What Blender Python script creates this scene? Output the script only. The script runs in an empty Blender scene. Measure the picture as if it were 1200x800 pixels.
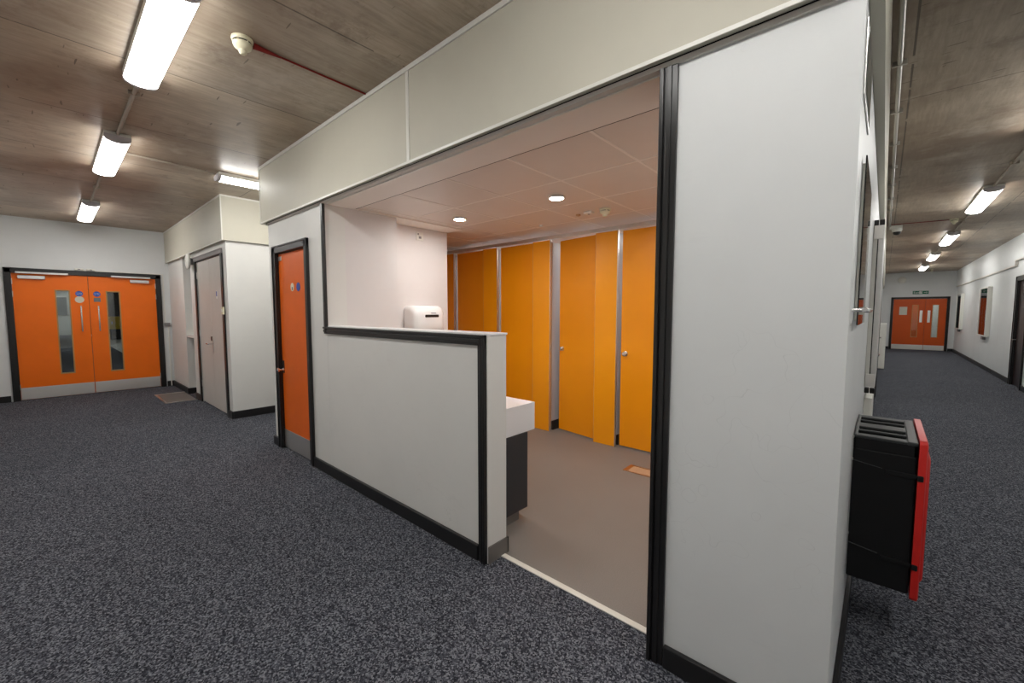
import bpy, bmesh, math, random
from mathutils import Matrix, Vector
random.seed(7)
C = bpy.context.scene.collection

# ---------------------------------------------------------------- materials
def lin(c):
    c = c / 255.0
    return c / 12.92 if c <= 0.04045 else ((c + 0.055) / 1.055) ** 2.4
def rgb(r, g, b): return (lin(r), lin(g), lin(b), 1.0)

class NT:
    def __init__(s, name):
        s.m = bpy.data.materials.new(name); s.m.use_nodes = True
        s.t = s.m.node_tree; s.t.nodes.clear()
        s.out = s.n('ShaderNodeOutputMaterial')
    def n(s, typ, **kw):
        nd = s.t.nodes.new(typ)
        for k, v in kw.items(): setattr(nd, k, v)
        return nd
    def l(s, a, b): s.t.links.new(a, b)
    def coord(s): return s.n('ShaderNodeTexCoord').outputs['Object']
    def mapping(s, scale=(1, 1, 1), loc=(0, 0, 0)):
        mp = s.n('ShaderNodeMapping'); mp.inputs['Scale'].default_value = scale; mp.inputs['Location'].default_value = loc
        s.l(s.coord(), mp.inputs[0]); return mp.outputs[0]
    def noise(s, vec, scale, detail=3, rough=.5):
        nz = s.n('ShaderNodeTexNoise'); nz.inputs['Scale'].default_value = scale
        nz.inputs['Detail'].default_value = detail; nz.inputs['Roughness'].default_value = rough
        s.l(vec, nz.inputs['Vector']); return nz.outputs['Fac']
    def ramp(s, fac, stops, interp='LINEAR'):
        r = s.n('ShaderNodeValToRGB'); r.color_ramp.interpolation = interp
        e = r.color_ramp.elements
        e[0].position, e[0].color = stops[0]; e[1].position, e[1].color = stops[1]
        for p, c in stops[2:]:
            q = e.new(p); q.color = c
        s.l(fac, r.inputs[0]); return r.outputs[0]
    def mix(s, fac, a, b, mode='MIX'):
        m = s.n('ShaderNodeMix', data_type='RGBA', blend_type=mode)
        for sock, v in ((m.inputs[0], fac), (m.inputs[6], a), (m.inputs[7], b)):
            if hasattr(v, 'links'): s.l(v, sock)
            else: sock.default_value = v
        return m.outputs[2]
    def math(s, op, a, b=0.0):
        m = s.n('ShaderNodeMath', operation=op)
        for sock, v in zip(m.inputs, (a, b)):
            if hasattr(v, 'links'): s.l(v, sock)
            else: sock.default_value = v
        return m.outputs[0]
    def bsdf(s, color, rough=.5, metal=0., spec=.5, bump=None, bstr=.1, bdist=.002):
        b = s.n('ShaderNodeBsdfPrincipled')
        for k, v in (('Base Color', color), ('Roughness', rough), ('Metallic', metal), ('Specular IOR Level', spec)):
            if hasattr(v, 'links'): s.l(v, b.inputs[k])
            else: b.inputs[k].default_value = v
        if bump is not None:
            bp = s.n('ShaderNodeBump'); bp.inputs['Strength'].default_value = bstr; bp.inputs['Distance'].default_value = bdist
            s.l(bump, bp.inputs['Height']); s.l(bp.outputs[0], b.inputs['Normal'])
        s.l(b.outputs[0], s.out.inputs[0]); return s.m

def paint(name, col, rough=.5, spec=.35, var=.06, scale=1.6, bump=.12, bscale=120):
    t = NT(name); v = t.coord()
    n1 = t.noise(v, scale, 4, .6)
    dark = tuple(c * (1 - var) for c in col[:3]) + (1,)
    lite = tuple(min(1, c * (1 + var * .5)) for c in col[:3]) + (1,)
    c = t.ramp(n1, [(.3, dark), (.7, lite)])
    return t.bsdf(c, rough, 0, spec, t.noise(v, bscale, 2), bump, .001)
def metal(name, col, rough=.3, sx=(1, 1, 1), br=.15):
    t = NT(name); v = t.mapping(sx)
    n = t.noise(v, 60, 3)
    c = t.ramp(n, [(.3, tuple(q * .96 for q in col[:3]) + (1,)), (.7, col)])
    r = t.math('ADD', t.math('MULTIPLY', n, br), rough - br / 2)
    return t.bsdf(c, r, 1.0)
def emit(name, col, st):
    t = NT(name); e = t.n('ShaderNodeEmission'); e.inputs[0].default_value = col; e.inputs[1].default_value = st
    t.l(e.outputs[0], t.out.inputs[0]); return t.m

def scuffed(name, col, patch=.0):
    """emulsion on plaster: faint roller mottling, hairline cracks and a few dull smears"""
    t = NT(name); v = t.coord()
    n1 = t.noise(v, 1.3, 4, .6)
    c = t.ramp(n1, [(.3, tuple(q * .93 for q in col[:3]) + (1,)), (.72, col)])
    sm = t.noise(t.mapping((1.5, 1.5, 4)), 2.2, 5, .65)
    c = t.mix(t.ramp(sm, [(.62, (0, 0, 0, 1)), (.74, (.35, .35, .35, 1))]), c, tuple(q * .86 for q in col[:3]) + (1,))
    vo = t.n('ShaderNodeTexVoronoi', feature='DISTANCE_TO_EDGE'); vo.inputs['Scale'].default_value = 2.1
    nd = t.n('ShaderNodeTexNoise'); nd.inputs['Scale'].default_value = 5
    t.l(v, nd.inputs['Vector'])
    add = t.n('ShaderNodeVectorMath', operation='ADD'); t.l(v, add.inputs[0]); t.l(nd.outputs['Color'], add.inputs[1])
    t.l(add.outputs[0], vo.inputs['Vector'])
    crack = t.ramp(vo.outputs['Distance'], [(0.0, (1, 1, 1, 1)), (.004, (0, 0, 0, 1))])
    mask = t.ramp(t.noise(v, 1.1, 2), [(.56, (0, 0, 0, 1)), (.62, (.22, .22, .22, 1))])
    f = t.mix(1.0, crack, mask, 'MULTIPLY')
    c = t.mix(f, c, tuple(q * .45 for q in col[:3]) + (1,))
    return t.bsdf(c, .42, 0, .35, t.noise(v, 90, 3), .14, .0012)

def carpet():
    t = NT('flecked_carpet'); v = t.coord()
    vo = t.n('ShaderNodeTexVoronoi'); vo.inputs['Scale'].default_value = 160; t.l(v, vo.inputs['Vector'])
    sep = t.n('ShaderNodeSeparateColor'); t.l(vo.outputs['Color'], sep.inputs[0])
    fine = t.noise(v, 80, 4, .8)
    mixv = t.math('ADD', t.math('MULTIPLY', sep.outputs[0], .62), t.math('MULTIPLY', fine, .5))
    c = t.ramp(mixv, [(.2, (.010, .011, .015, 1)), (.42, (.034, .036, .047, 1)), (.62, (.085, .089, .110, 1)), (.86, (.24, .25, .28, 1))])
    big = t.ramp(t.noise(v, .9, 3), [(.3, (.86, .86, .86, 1)), (.7, (1, 1, 1, 1))])
    c = t.mix(1.0, c, big, 'MULTIPLY')
    return t.bsdf(c, .95, 0, .1, sep.outputs[1], .5, .004)

def concrete():
    t = NT('board_marked_concrete'); v = t.coord()
    s = t.n('ShaderNodeSeparateXYZ'); t.l(v, s.inputs[0])
    # grain runs along the boards
    g = t.noise(t.mapping((3.6, .7, 1)), 3.0, 8, .72)
    c = t.ramp(g, [(.25, rgb(158, 143, 126)), (.5, rgb(186, 171, 152)), (.75, rgb(208, 195, 178))])
    g2 = t.noise(t.mapping((14, 1.3, 1)), 3.0, 5, .65)
    c = t.mix(.28, c, t.ramp(g2, [(.35, rgb(142, 126, 110)), (.65, rgb(214, 202, 186))]))
    bl = t.noise(v, .8, 5, .6)
    c = t.mix(t.ramp(bl, [(.42, (0, 0, 0, 1)), (.64, (.75, .75, .75, 1))]), c, rgb(134, 113, 94))
    bl2 = t.noise(t.mapping((1, 1, 1), (5, 9, 0)), 2.4, 6, .7)
    c = t.mix(t.ramp(bl2, [(.55, (0, 0, 0, 1)), (.66, (.6, .6, .6, 1))]), c, rgb(132, 112, 94))
    # each shutter board has its own cast
    def cell(out, off, pitch):
        return t.math('DIVIDE', t.math('ADD', out, off), pitch)
    cx, cy = cell(s.outputs[0], 2.28 + 1.17 * 20, 1.17), cell(s.outputs[1], 2.4 * 10 - 1.77, 2.4)
    fx, fy = t.math('FLOOR', cx), t.math('FLOOR', cy)
    cv = t.n('ShaderNodeCombineXYZ'); t.l(fx, cv.inputs[0]); t.l(fy, cv.inputs[1])
    wn = t.n('ShaderNodeTexWhiteNoise', noise_dimensions='2D'); t.l(cv.outputs[0], wn.inputs['Vector'])
    c = t.mix(1.0, c, t.ramp(wn.outputs['Value'], [(0, (.84, .84, .84, 1)), (1, (1.08, 1.06, 1.02, 1))]), 'MULTIPLY')
    def joint(cc, w):
        fr = t.math('FRACT', cc)
        d = t.math('MINIMUM', fr, t.math('SUBTRACT', 1.0, fr))
        return t.math('LESS_THAN', d, w)
    jn = t.math('GREATER_THAN', t.noise(v, 3.1, 2), .40)
    j = t.math('MULTIPLY', t.math('MAXIMUM', joint(cx, .0045), joint(cy, .002)), jn)
    c = t.mix(t.math('MULTIPLY', j, .7), c, rgb(50, 42, 34))
    pit = t.ramp(t.noise(t.mapping((3, 1, 1)), 14, 2), [(.73, (0, 0, 0, 1)), (.77, (.6, .6, .6, 1))])
    c = t.mix(pit, c, rgb(104, 88, 72))
    scr = t.ramp(t.noise(t.mapping((2.2, 17, 1), (3, 1, 0)), 2.4, 1, .4), [(.735, (0, 0, 0, 1)), (.765, (.75, .75, .75, 1))])
    c = t.mix(scr, c, rgb(84, 72, 58))
    lt = t.ramp(t.noise(t.mapping((1, 1, 1), (1, 4, 0)), 1.7, 5, .65), [(.56, (0, 0, 0, 1)), (.72, (.5, .5, .5, 1))])
    c = t.mix(lt, c, rgb(214, 206, 192))
    rough = t.math('ADD', t.math('MULTIPLY', g, .35), .22)
    return t.bsdf(c, rough, 0, .4, g2, .12, .004)

def vinyl():
    t = NT('grey_brown_vinyl'); v = t.coord()
    f = t.noise(v, 260, 2, .6)
    c = t.ramp(f, [(.3, rgb(122, 118, 114)), (.55, rgb(138, 133, 129)), (.8, rgb(162, 156, 152))])
    b = t.noise(v, 1.2, 4)
    c = t.mix(1.0, c, t.ramp(b, [(.3, (.88, .87, .86, 1)), (.7, (1, 1, 1, 1))]), 'MULTIPLY')
    return t.bsdf(c, .42, 0, .4, f, .08, .001)

def poster_mat(name, a, b, c2):
    t = NT(name); v = t.coord()
    n = t.noise(t.mapping((3, 3, 5)), 3, 4)
    c = t.ramp(n, [(.35, a), (.5, b), (.65, c2)])
    return t.bsdf(c, .35)

def glass(name, tint=(.85, .9, .88, 1), refl=.12):
    t = NT(name)
    tr = t.n('ShaderNodeBsdfTransparent'); tr.inputs[0].default_value = tint
    gl = t.n('ShaderNodeBsdfGlossy'); gl.inputs['Roughness'].default_value = .02
    fr = t.n('ShaderNodeFresnel'); fr.inputs[0].default_value = 1.45
    f = t.math('MINIMUM', t.math('ADD', fr.outputs[0], refl - .04), 1.0)
    mx = t.n('ShaderNodeMixShader'); t.l(f, mx.inputs[0]); t.l(tr.outputs[0], mx.inputs[1]); t.l(gl.outputs[0], mx.inputs[2])
    t.l(mx.outputs[0], t.out.inputs[0]); return t.m

M = dict(
    wall=scuffed('white_wall_paint', rgb(230, 229, 225)),
    wall2=scuffed('white_plaster_paint', rgb(229, 231, 231)),
    inner=paint('washroom_wall_panel', rgb(226, 222, 221), .38, .4, .03),
    fascia=paint('cream_fascia_board', rgb(206, 202, 187), .5, .3, .05),
    trim=paint('white_trim_gloss', rgb(232, 230, 222), .3, .5, .03, bump=.03),
    under=paint('grey_fascia_edge', rgb(218, 212, 205), .5, .3),
    black=paint('black_gloss_joinery', rgb(30, 29, 29), .28, .5, .1, bump=.04),
    skirt=paint('black_skirting_paint', rgb(33, 32, 33), .38, .45, .12, bump=.05),
    grout=paint('dark_gap', rgb(20, 18, 17), .9, .1),
    carpet=carpet(), concrete=concrete(), vinyl=vinyl(),
    coved=paint('grey_coved_skirting', rgb(112, 108, 104), .45, .3, .08, 4),
    orange=paint('orange_door_laminate', rgb(252, 117, 5), .38, .4, .06, 2.5, .04),
    orange2=paint('orange_door_paint', rgb(232, 104, 13), .36, .4, .08, 2.5, .04),
    orange3=paint('deep_orange_laminate', rgb(212, 88, 24), .4, .35, .06, 2.5, .04),
    amber=paint('amber_cubicle_laminate', rgb(248, 156, 6), .36, .45, .03, 2, .02), amber_light=paint('lighter_amber_laminate', rgb(252, 163, 10), .36, .45, .03, 2, .02),
    greydoor=paint('grey_cupboard_paint', rgb(212, 205, 198), .4, .35, .05, 2, .04),
    steel=metal('brushed_steel', (.86, .84, .80, 1), .40, (1, 1, 14), .04),
    chrome=metal('polished_chrome', (.78, .78, .78, 1), .14, br=.05),
    alu=metal('satin_aluminium', (.72, .71, .69, 1), .32),
    whitemetal=paint('white_plastic', rgb(232, 231, 224), .35, .4, .02, bump=.02),
    capgrey=paint('fitting_end_grey', rgb(196, 190, 192), .45, .35, .02),
    dividergrey=paint('pale_grey_laminate', rgb(176, 178, 184), .4, .35, .03),
    cream=paint('cream_plastic', rgb(226, 219, 190), .4, .4, .03, bump=.02),
    greyplastic=paint('grey_plastic', rgb(138, 134, 134), .45, .35, .04),
    conduit=paint('painted_conduit', rgb(176, 164, 150), .45, .35, .08, 6),
    galv=metal('galvanised_conduit', (.6, .58, .54, 1), .42, br=.2),
    redcable=paint('red_fire_cable', rgb(132, 30, 24), .5, .3),
    red=paint('red_bin_plastic', rgb(214, 40, 34), .36, .45, .05, 6, .05),
    binblack=paint('black_bin_plastic', rgb(22, 22, 23), .5, .25, .1, 8, .06),
    bingrey=paint('dark_grey_bin_rim', rgb(50, 53, 53), .42, .4, .08, 8, .05),
    gloss=paint('white_drier_enamel', rgb(240, 240, 240), .16, .5, .01, bump=.0),
    solid=paint('white_solid_surface', rgb(238, 238, 240), .28, .5, .015, bump=.0),
    charcoal=paint('charcoal_laminate', rgb(58, 58, 61), .5, .3, .05),
    tile=paint('ceiling_tile_face', rgb(222, 212, 204), .42, .4, .03, 3, .03),
    tgrid=paint('ceiling_grid', rgb(240, 232, 224), .45, .35, .02),
    brass=metal('worn_brass', (.62, .40, .24, 1), .35),
    brassfill=paint('tan_plate_infill', rgb(196, 160, 128), .5, .3),
    lith=paint('timber_bead', rgb(186, 146, 92), .5, .3),
    blue=paint('blue_sign_face', rgb(42, 84, 178), .35), pale=paint('pale_sign_face', rgb(222, 214, 196), .4),
    sgrey=paint('grey_sign_face', rgb(112, 116, 122), .4), green=paint('exit_sign_green', rgb(10, 110, 78), .35),
    white=paint('white_sign_print', rgb(240, 240, 236), .4, bump=0),
    paper=paint('notice_paper', rgb(214, 212, 198), .6), maroon=paint('maroon_door', rgb(38, 16, 12), .3, .5),
    poster=poster_mat('red_poster_print', rgb(172, 44, 30), rgb(150, 60, 60), rgb(196, 70, 50)),
    posterpale=poster_mat('pink_poster_column', rgb(206, 160, 150), rgb(184, 128, 124), rgb(222, 190, 182)),
    posterblue=paint('dark_blue_print', rgb(34, 40, 92), .4),
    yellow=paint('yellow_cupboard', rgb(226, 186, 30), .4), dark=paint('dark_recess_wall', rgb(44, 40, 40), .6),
    palefloor=paint('pale_lobby_floor', rgb(206, 208, 210), .35),
    glass=glass('door_glass'), gloglass=glass('acrylic_panel', (.95, .96, .95, 1), .10),
    dome=glass('smoked_dome', (.05, .05, .05, 1), .1),
    tube=emit('lit_diffuser', (1, .985, .95, 1), 11.0),
    tube_far=emit('lit_diffuser_dim', (1, .97, .90, 1), 5.0),
    down=emit('lit_downlight', (1, .955, .91, 1), 150.0),
)

# ---------------------------------------------------------------- builders
def tag(o, label, cat, group=None, kind=None):
    o['label'] = label; o['category'] = cat
    if group: o['group'] = group
    if kind: o['kind'] = kind
    return o
def thing(name, loc, label, cat, group=None, kind=None):
    o = bpy.data.objects.new(name, None); o.empty_display_size = .05; C.objects.link(o); o.location = loc
    return tag(o, label, cat, group, kind)
def wloc(o):
    v = Vector((0, 0, 0))
    while o: v += o.location; o = o.parent
    return v

class MB:
    """collects shapes (world metres, optionally through a frame) and links them as one mesh object"""
    def __init__(s, frame=None): s.b = bmesh.new(); s.f = frame or Matrix.Identity(4)
    def _add(s, bm):
        bmesh.ops.transform(bm, matrix=s.f, verts=bm.verts)
        me = bpy.data.meshes.new('tmp'); bm.to_mesh(me); bm.free(); s.b.from_mesh(me); bpy.data.meshes.remove(me); return s
    def box(s, x0, x1, y0, y1, z0, z1, bev=0., seg=2):
        bm = bmesh.new(); bmesh.ops.create_cube(bm, size=1)
        for v in bm.verts:
            v.co = Vector(((x0 + x1) / 2 + v.co.x * (x1 - x0), (y0 + y1) / 2 + v.co.y * (y1 - y0), (z0 + z1) / 2 + v.co.z * (z1 - z0)))
        if bev: bmesh.ops.bevel(bm, geom=bm.edges[:], offset=bev, segments=seg, profile=.5, affect='EDGES')
        return s._add(bm)
    def cyl(s, p0, p1, r, r2=None, seg=20, bev=0.):
        p0, p1 = Vector(p0), Vector(p1); d = p1 - p0; bm = bmesh.new()
        bmesh.ops.create_cone(bm, cap_ends=True, segments=seg, radius1=r, radius2=r if r2 is None else r2, depth=d.length)
        if bev: bmesh.ops.bevel(bm, geom=[e for e in bm.edges if len(e.link_faces) == 2 and e.calc_face_angle(0) > .8], offset=bev, segments=2, profile=.5, affect='EDGES')
        q = Vector((0, 0, 1)).rotation_difference(d.normalized())
        bmesh.ops.transform(bm, matrix=Matrix.Translation((p0 + p1) / 2) @ q.to_matrix().to_4x4(), verts=bm.verts)
        return s._add(bm)
    def lathe(s, prof, c, axis=(0, 0, 1), seg=32):
        """prof: (radius, height) pairs along axis from c"""
        bm = bmesh.new(); rings = []
        for r, h in prof:
            if r < 1e-6: rings.append([bm.verts.new((0, 0, h))])
            else: rings.append([bm.verts.new((r * math.cos(2 * math.pi * k / seg), r * math.sin(2 * math.pi * k / seg), h)) for k in range(seg)])
        for a, b in zip(rings, rings[1:]):
            for k in range(seg):
                k2 = (k + 1) % seg
                if len(a) == 1 and len(b) == 1: continue
                if len(a) == 1: bm.faces.new((a[0], b[k], b[k2]))
                elif len(b) == 1: bm.faces.new((a[k], a[k2], b[0]))
                else: bm.faces.new((a[k], a[k2], b[k2], b[k]))
        for ring in (rings[0], rings[-1]):
            if len(ring) > 2: bm.faces.new(ring)
        q = Vector((0, 0, 1)).rotation_difference(Vector(axis).normalized())
        bmesh.ops.transform(bm, matrix=Matrix.Translation(c) @ q.to_matrix().to_4x4(), verts=bm.verts)
        return s._add(bm)
    def sweep(s, prof, path, closed_prof=True):
        """prof points are 3-vectors offsets per path station: prof(i) -> list of world points"""
        bm = bmesh.new(); rings = [[bm.verts.new(p) for p in st] for st in path]
        n = len(rings[0])
        for a, b in zip(rings, rings[1:]):
            for k in range(n if closed_prof else n - 1):
                k2 = (k + 1) % n; bm.faces.new((a[k], a[k2], b[k2], b[k]))
        bm.faces.new(rings[0]); bm.faces.new(rings[-1])
        return s._add(bm)
    def tube(s, pts, r, seg=10):
        for a, b in zip(pts, pts[1:]): s.cyl(a, b, r, seg=seg)
        return s
    def build(s, name, mat, parent=None, loc=None, smooth=False):
        bmesh.ops.recalc_face_normals(s.b, faces=s.b.faces[:])
        me = bpy.data.meshes.new(name)
        org = wloc(parent) if parent else Vector(loc if loc else (0, 0, 0))
        if loc and parent: org = Vector(loc)
        bmesh.ops.translate(s.b, vec=-org, verts=s.b.verts)
        s.b.to_mesh(me); s.b.free()
        if smooth:
            for p in me.polygons: p.use_smooth = True
            me.set_sharp_from_angle(angle=math.radians(40))
        me.materials.append(mat)
        o = bpy.data.objects.new(name, me); C.objects.link(o)
        if parent: o.parent = parent; o.location = org - wloc(parent)
        else: o.location = org
        return o

def frame(o, u, w):
    """local (u along the face, w out of the face, z up)"""
    u, w = Vector(u), Vector(w)
    return Matrix(((u.x, w.x, 0, o[0]), (u.y, w.y, 0, o[1]), (0, 0, 1, o[2]), (0, 0, 0, 1)))
def text(s, name, size, pos, rot, mat, parent, depth=.0006):
    cu = bpy.data.curves.new(name, 'FONT'); cu.body = s; cu.size = size; cu.align_x = 'CENTER'; cu.align_y = 'CENTER'; cu.extrude = depth
    cu.materials.append(mat); tmp = bpy.data.objects.new('tmp', cu)
    me = bpy.data.meshes.new_from_object(tmp); bpy.data.objects.remove(tmp); o = bpy.data.objects.new(name, me); C.objects.link(o)
    o.parent = parent; o.location = Vector(pos) - wloc(parent); o.rotation_euler = rot; return o
def copy_tree(o, parent=None):
    c = o.copy(); C.objects.link(c)
    if parent: c.parent = parent
    for ch in list(o.children): copy_tree(ch, c)
    return c
def struct(mb, name, mat, label, cat='wall', loc=None):
    return tag(mb.build(name, mat, loc=loc), label, cat, kind='structure')

# ---------------------------------------------------------------- camera
f_px = 486.3
R = Matrix(((7.45320410e-01, -4.70440773e-02, 6.65044616e-01), (6.66706416e-01, 5.22869514e-02, -7.43484116e-01), (2.03368685e-04, 9.97523398e-01, 7.03351202e-02)))
cd = bpy.data.cameras.new('camera'); cam = bpy.data.objects.new('camera', cd); C.objects.link(cam)
cam.matrix_world = Matrix.Translation((0, 0, 1.43)) @ R.to_4x4()
cd.sensor_fit = 'HORIZONTAL'; cd.sensor_width = 36; cd.lens = f_px / 1200 * 36; cd.clip_start = .02; cd.clip_end = 200
bpy.context.scene.camera = cam

CEIL = 2.94; SOF = 2.34; WY = 1.60; EX = -10.3; RX = -.078; FB = 2.362; FY = 1.556; EY = 22.0; RW = 1.94

# ---------------------------------------------------------------- shell
struct(MB().box(-38.2, 2.4, -2.6, 27, -.12, 0), 'floor', M['carpet'], 'dark blue-grey flecked carpet running through both corridors', 'floor')
struct(MB().box(-4.86, -.3, 1.735, 5.6, .0, .004), 'floor', M['vinyl'], 'grey-brown vinyl floor inside the washroom', 'floor')
struct(MB().box(-38.2, 2.4, -2.6, 27, CEIL, CEIL + .09), 'ceiling', M['concrete'], 'bare board-marked concrete ceiling over the corridors', 'ceiling')
# corridor behind and to the left
struct(MB().box(EX, -.9, -.95, -.8, 0, CEIL), 'wall_south', M['wall2'], 'white wall on the near side of the left corridor')
struct(MB().box(-.9, 2.1, -1.75, -1.6, 0, CEIL), 'wall_back', M['wall2'], 'white wall behind the corridor junction')
struct(MB().box(-.95, -.9, -1.6, -.95, 0, CEIL), 'wall_return', M['wall2'], 'short white return at the corridor junction')
# end wall of left corridor with its double door opening (y -.36..1.41)
DL0, DL1, DLT = -.37, 1.415, 2.075
struct(MB().box(EX - .15, EX, -2.4, DL0, 0, CEIL).box(EX - .15, EX, DL1, 2.2, 0, CEIL).box(EX - .15, EX, DL0, DL1, DLT, CEIL),
       'wall_west', M['wall2'], 'white end wall of the left corridor around the orange double doors')
# cupboard block
struct(MB().box(EX, -9.05, WY, 2.2, 0, CEIL), 'wall_recess_left', M['wall'], 'white wall stub between the end doors and the recess')
struct(MB().box(-9.05, -8.5, 2.0, 2.2, 0, CEIL).box(-9.05, -8.5, WY + .01, 2.0, 1.0, 1.03), 'wall_recess_back', M['wall'], 'white back of the narrow recess beside the cupboard')
CB0, CB1, CBT = -8.10, -6.66, 2.235
struct(MB().box(-8.5, CB0, WY, 2.2, 0, CEIL).box(CB1, -6.45, WY, 2.2, 0, CEIL).box(CB0, CB1, WY, 2.2, CBT, CEIL)
       .box(-8.5, -6.45, 2.2, 6.0, 0, CEIL), 'wall_cupboard', M['wall'], 'white cupboard block wall around the grey double doors')
struct(MB().box(-6.45, -4.9, 6.0, 6.15, 0, CEIL), 'wall_passage_end', M['wall2'], 'white wall closing the side passage')
# main block
OD0, OD1, ODT = -4.685, -3.935, 2.045
struct(MB().box(-4.88, OD0, WY, 1.78, 0, CEIL - .3).box(OD1, -3.56, WY, 1.78, 0, FB + .1).box(OD0, OD1, WY, 1.78, ODT, CEIL - .3)
       .box(-4.88, OD0, 1.78, 3.12, 0, FB), 'wall_front_left', M['wall'], 'white front wall around the narrow orange door')
struct(MB().box(OD0, -3.56, 1.78, 2.30, 0, FB + .1), 'wall_washroom_left', M['inner'], 'smooth pale washroom wall behind the half wall')
struct(MB().box(OD0, -3.80, 2.30, 3.12, 0, FB + .1), 'wall_washroom_drier', M['inner'], 'smooth pale washroom wall that carries the hand drier')
struct(MB().box(-5.0, -4.86, 3.12, 6.0, 0, CEIL), 'wall_passage_side', M['inner'], 'outer wall of the washroom beside the side passage')
struct(MB().box(-4.86, -.3, 5.6, 5.75, 0, CEIL), 'wall_washroom_back', M['inner'], 'washroom rear wall behind the cubicles')
struct(MB().box(-.66, RX, WY, 1.80, 0, CEIL - .35).box(-.36, RX, 1.80, EY, 0, CEIL - .35), 'wall_pier', M['wall2'],
       'white corner pier between the washroom opening and the right corridor')
struct(MB().box(-3.56, -.66, WY + .02, 1.80, SOF + .001, CEIL), 'wall_header', M['inner'], 'bulkhead above the washroom opening')
# right corridor
struct(MB().box(RW, RW + .15, -1.6, 11.9, 0, CEIL).box(RW, RW + .15, 12.72, EY, 0, CEIL).box(RW, RW + .15, 11.9, 12.72, 2.06, CEIL),
       'wall_east', M['wall2'], 'white right-hand wall of the right corridor')
RD0, RD1, RDT = .24, 1.725, 1.955
struct(MB().box(-.4, RD0, EY, EY + .15, 0, CEIL).box(RD1, 2.3, EY, EY + .15, 0, CEIL).box(RD0, RD1, EY, EY + .15, RDT, CEIL),
       'wall_north', M['wall2'], 'white end wall of the right corridor around its orange double doors')
# lobbies beyond the glazed doors
struct(MB().box(-38, EX - .15, -2.55, -2.4, 0, CEIL).box(-38.15, -38, -2.5, 1.6, 0, CEIL).box(-38, EX - .15, 4.5, 4.6, 0, CEIL), 'wall_lobby', M['wall2'],
       'white lobby walls seen through the left end doors')
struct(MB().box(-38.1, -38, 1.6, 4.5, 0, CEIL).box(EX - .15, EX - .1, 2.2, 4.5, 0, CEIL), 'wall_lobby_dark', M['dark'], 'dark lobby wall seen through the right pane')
struct(MB().box(-38, -20, 1.7, 4.5, 0, .004), 'floor', M['palefloor'], 'pale lobby floor seen through the right pane', 'floor')
struct(MB().box(-.4, 2.3, 24.4, 24.5, 0, CEIL), 'wall_lobby_north', M['wall2'], 'white lobby wall behind the far double doors')
struct(MB().box(-.5, -.4, EY, 24.5, 0, CEIL).box(2.3, 2.4, EY, 24.5, 0, CEIL), 'wall_lobby_sides', M['wall2'], 'white side walls of the far lobby')

# ---------------------------------------------------------------- fascia (upper boards)
tr = [0]
def trim(mb, mat, label, cat='trim'):
    tr[0] += 1
    return struct(mb, 'trim_%d' % tr[0], mat, label, cat)
for x0, x1, lab in ((-4.94, -2.275, 'cream fascia board over the narrow orange door'), (-2.245, -.04, 'cream fascia board over the washroom opening and pier')):
    trim(MB().box(x0, x1, FY, WY - .002, FB, CEIL - .032, .001), M['fascia'], lab, 'fascia')
trim(MB().box(-2.275, -2.245, FY - .004, WY - .002, FB, CEIL - .032, .001), M['trim'], 'white cover strip between two fascia boards', 'cover strip')
trim(MB().box(-4.945, -.036, FY - .006, WY - .002, CEIL - .030, CEIL - .001, .002), M['trim'], 'white bead where the front fascia meets the ceiling', 'bead')
trim(MB().box(-4.945, -.036, FY - .005, FY - .0005, FB - .006, FB + .010, .0015), M['trim'], 'white lip along the bottom of the front fascia', 'lip')
trim(MB().box(-4.955, -4.9405, FY - .005, 6.0, FB - .006, CEIL - .001, .0015), M['trim'], 'white side of the fascia along the passage', 'fascia')
trim(MB().box(-4.9, -.08, FY + .03, WY + .018, FB - .022, FB - .003), M['under'], 'grey shadow strip under the front fascia', 'shadow strip')
trim(MB().box(-4.88, -.08, FY + .027, FY + .0295, FB - .004, FB - .001), M['grout'], 'thin dark joint under the front fascia', 'joint')
trim(MB().box(-3.52, -.66, WY + .0195, WY + .030, SOF - .006, SOF + .001), M['trim'], 'thin white bead at the washroom soffit edge', 'bead')
trim(MB().box(RX, -.04, FY, EY, FB, CEIL - .001, .001), M['fascia'], 'pale fascia along the left wall of the right corridor', 'fascia')
trim(MB().box(EX + .001, -6.41, FY, WY - .002, FB, CEIL - .022, .001).box(-6.449, -6.41, WY - .002, 6.0, FB, CEIL - .022), M['fascia'], 'cream fascia around the cupboard block', 'fascia')
trim(MB().box(EX + .001, -6.404, FY - .006, WY - .002, CEIL - .022, CEIL - .001, .002).box(-6.449, -6.404, WY, 6.0, CEIL - .022, CEIL - .001)
     .box(-6.414, -6.404, FY - .006, FY + .006, FB - .004, CEIL - .022), M['trim'], 'white bead around the top and corner of the cupboard fascia', 'bead')
trim(MB().box(EX + .001, -6.408, FY - .004, FY - .0005, FB - .005, FB + .010, .001), M['trim'], 'white lip under the cupboard fascia', 'lip')
trim(MB().box(RW - .035, RW - .001, 12.9, EY - .001, 2.37, CEIL - .001).box(RW - .035, RW - .001, -1.5, 12.9, 2.47, CEIL - .001), M['wall2'], 'stepped upper board on the right-hand wall', 'fascia')
trim(MB().box(RW - .045, RW - .001, 12.9, EY - .001, 2.345, 2.369).box(RW - .045, RW - .001, -1.5, 12.9, 2.445, 2.469).box(RW - .045, RW - .001, 12.88, 12.91, 2.369, 2.445), M['under'],
     'grey stepped strip under the right-hand upper board', 'strip')

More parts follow.
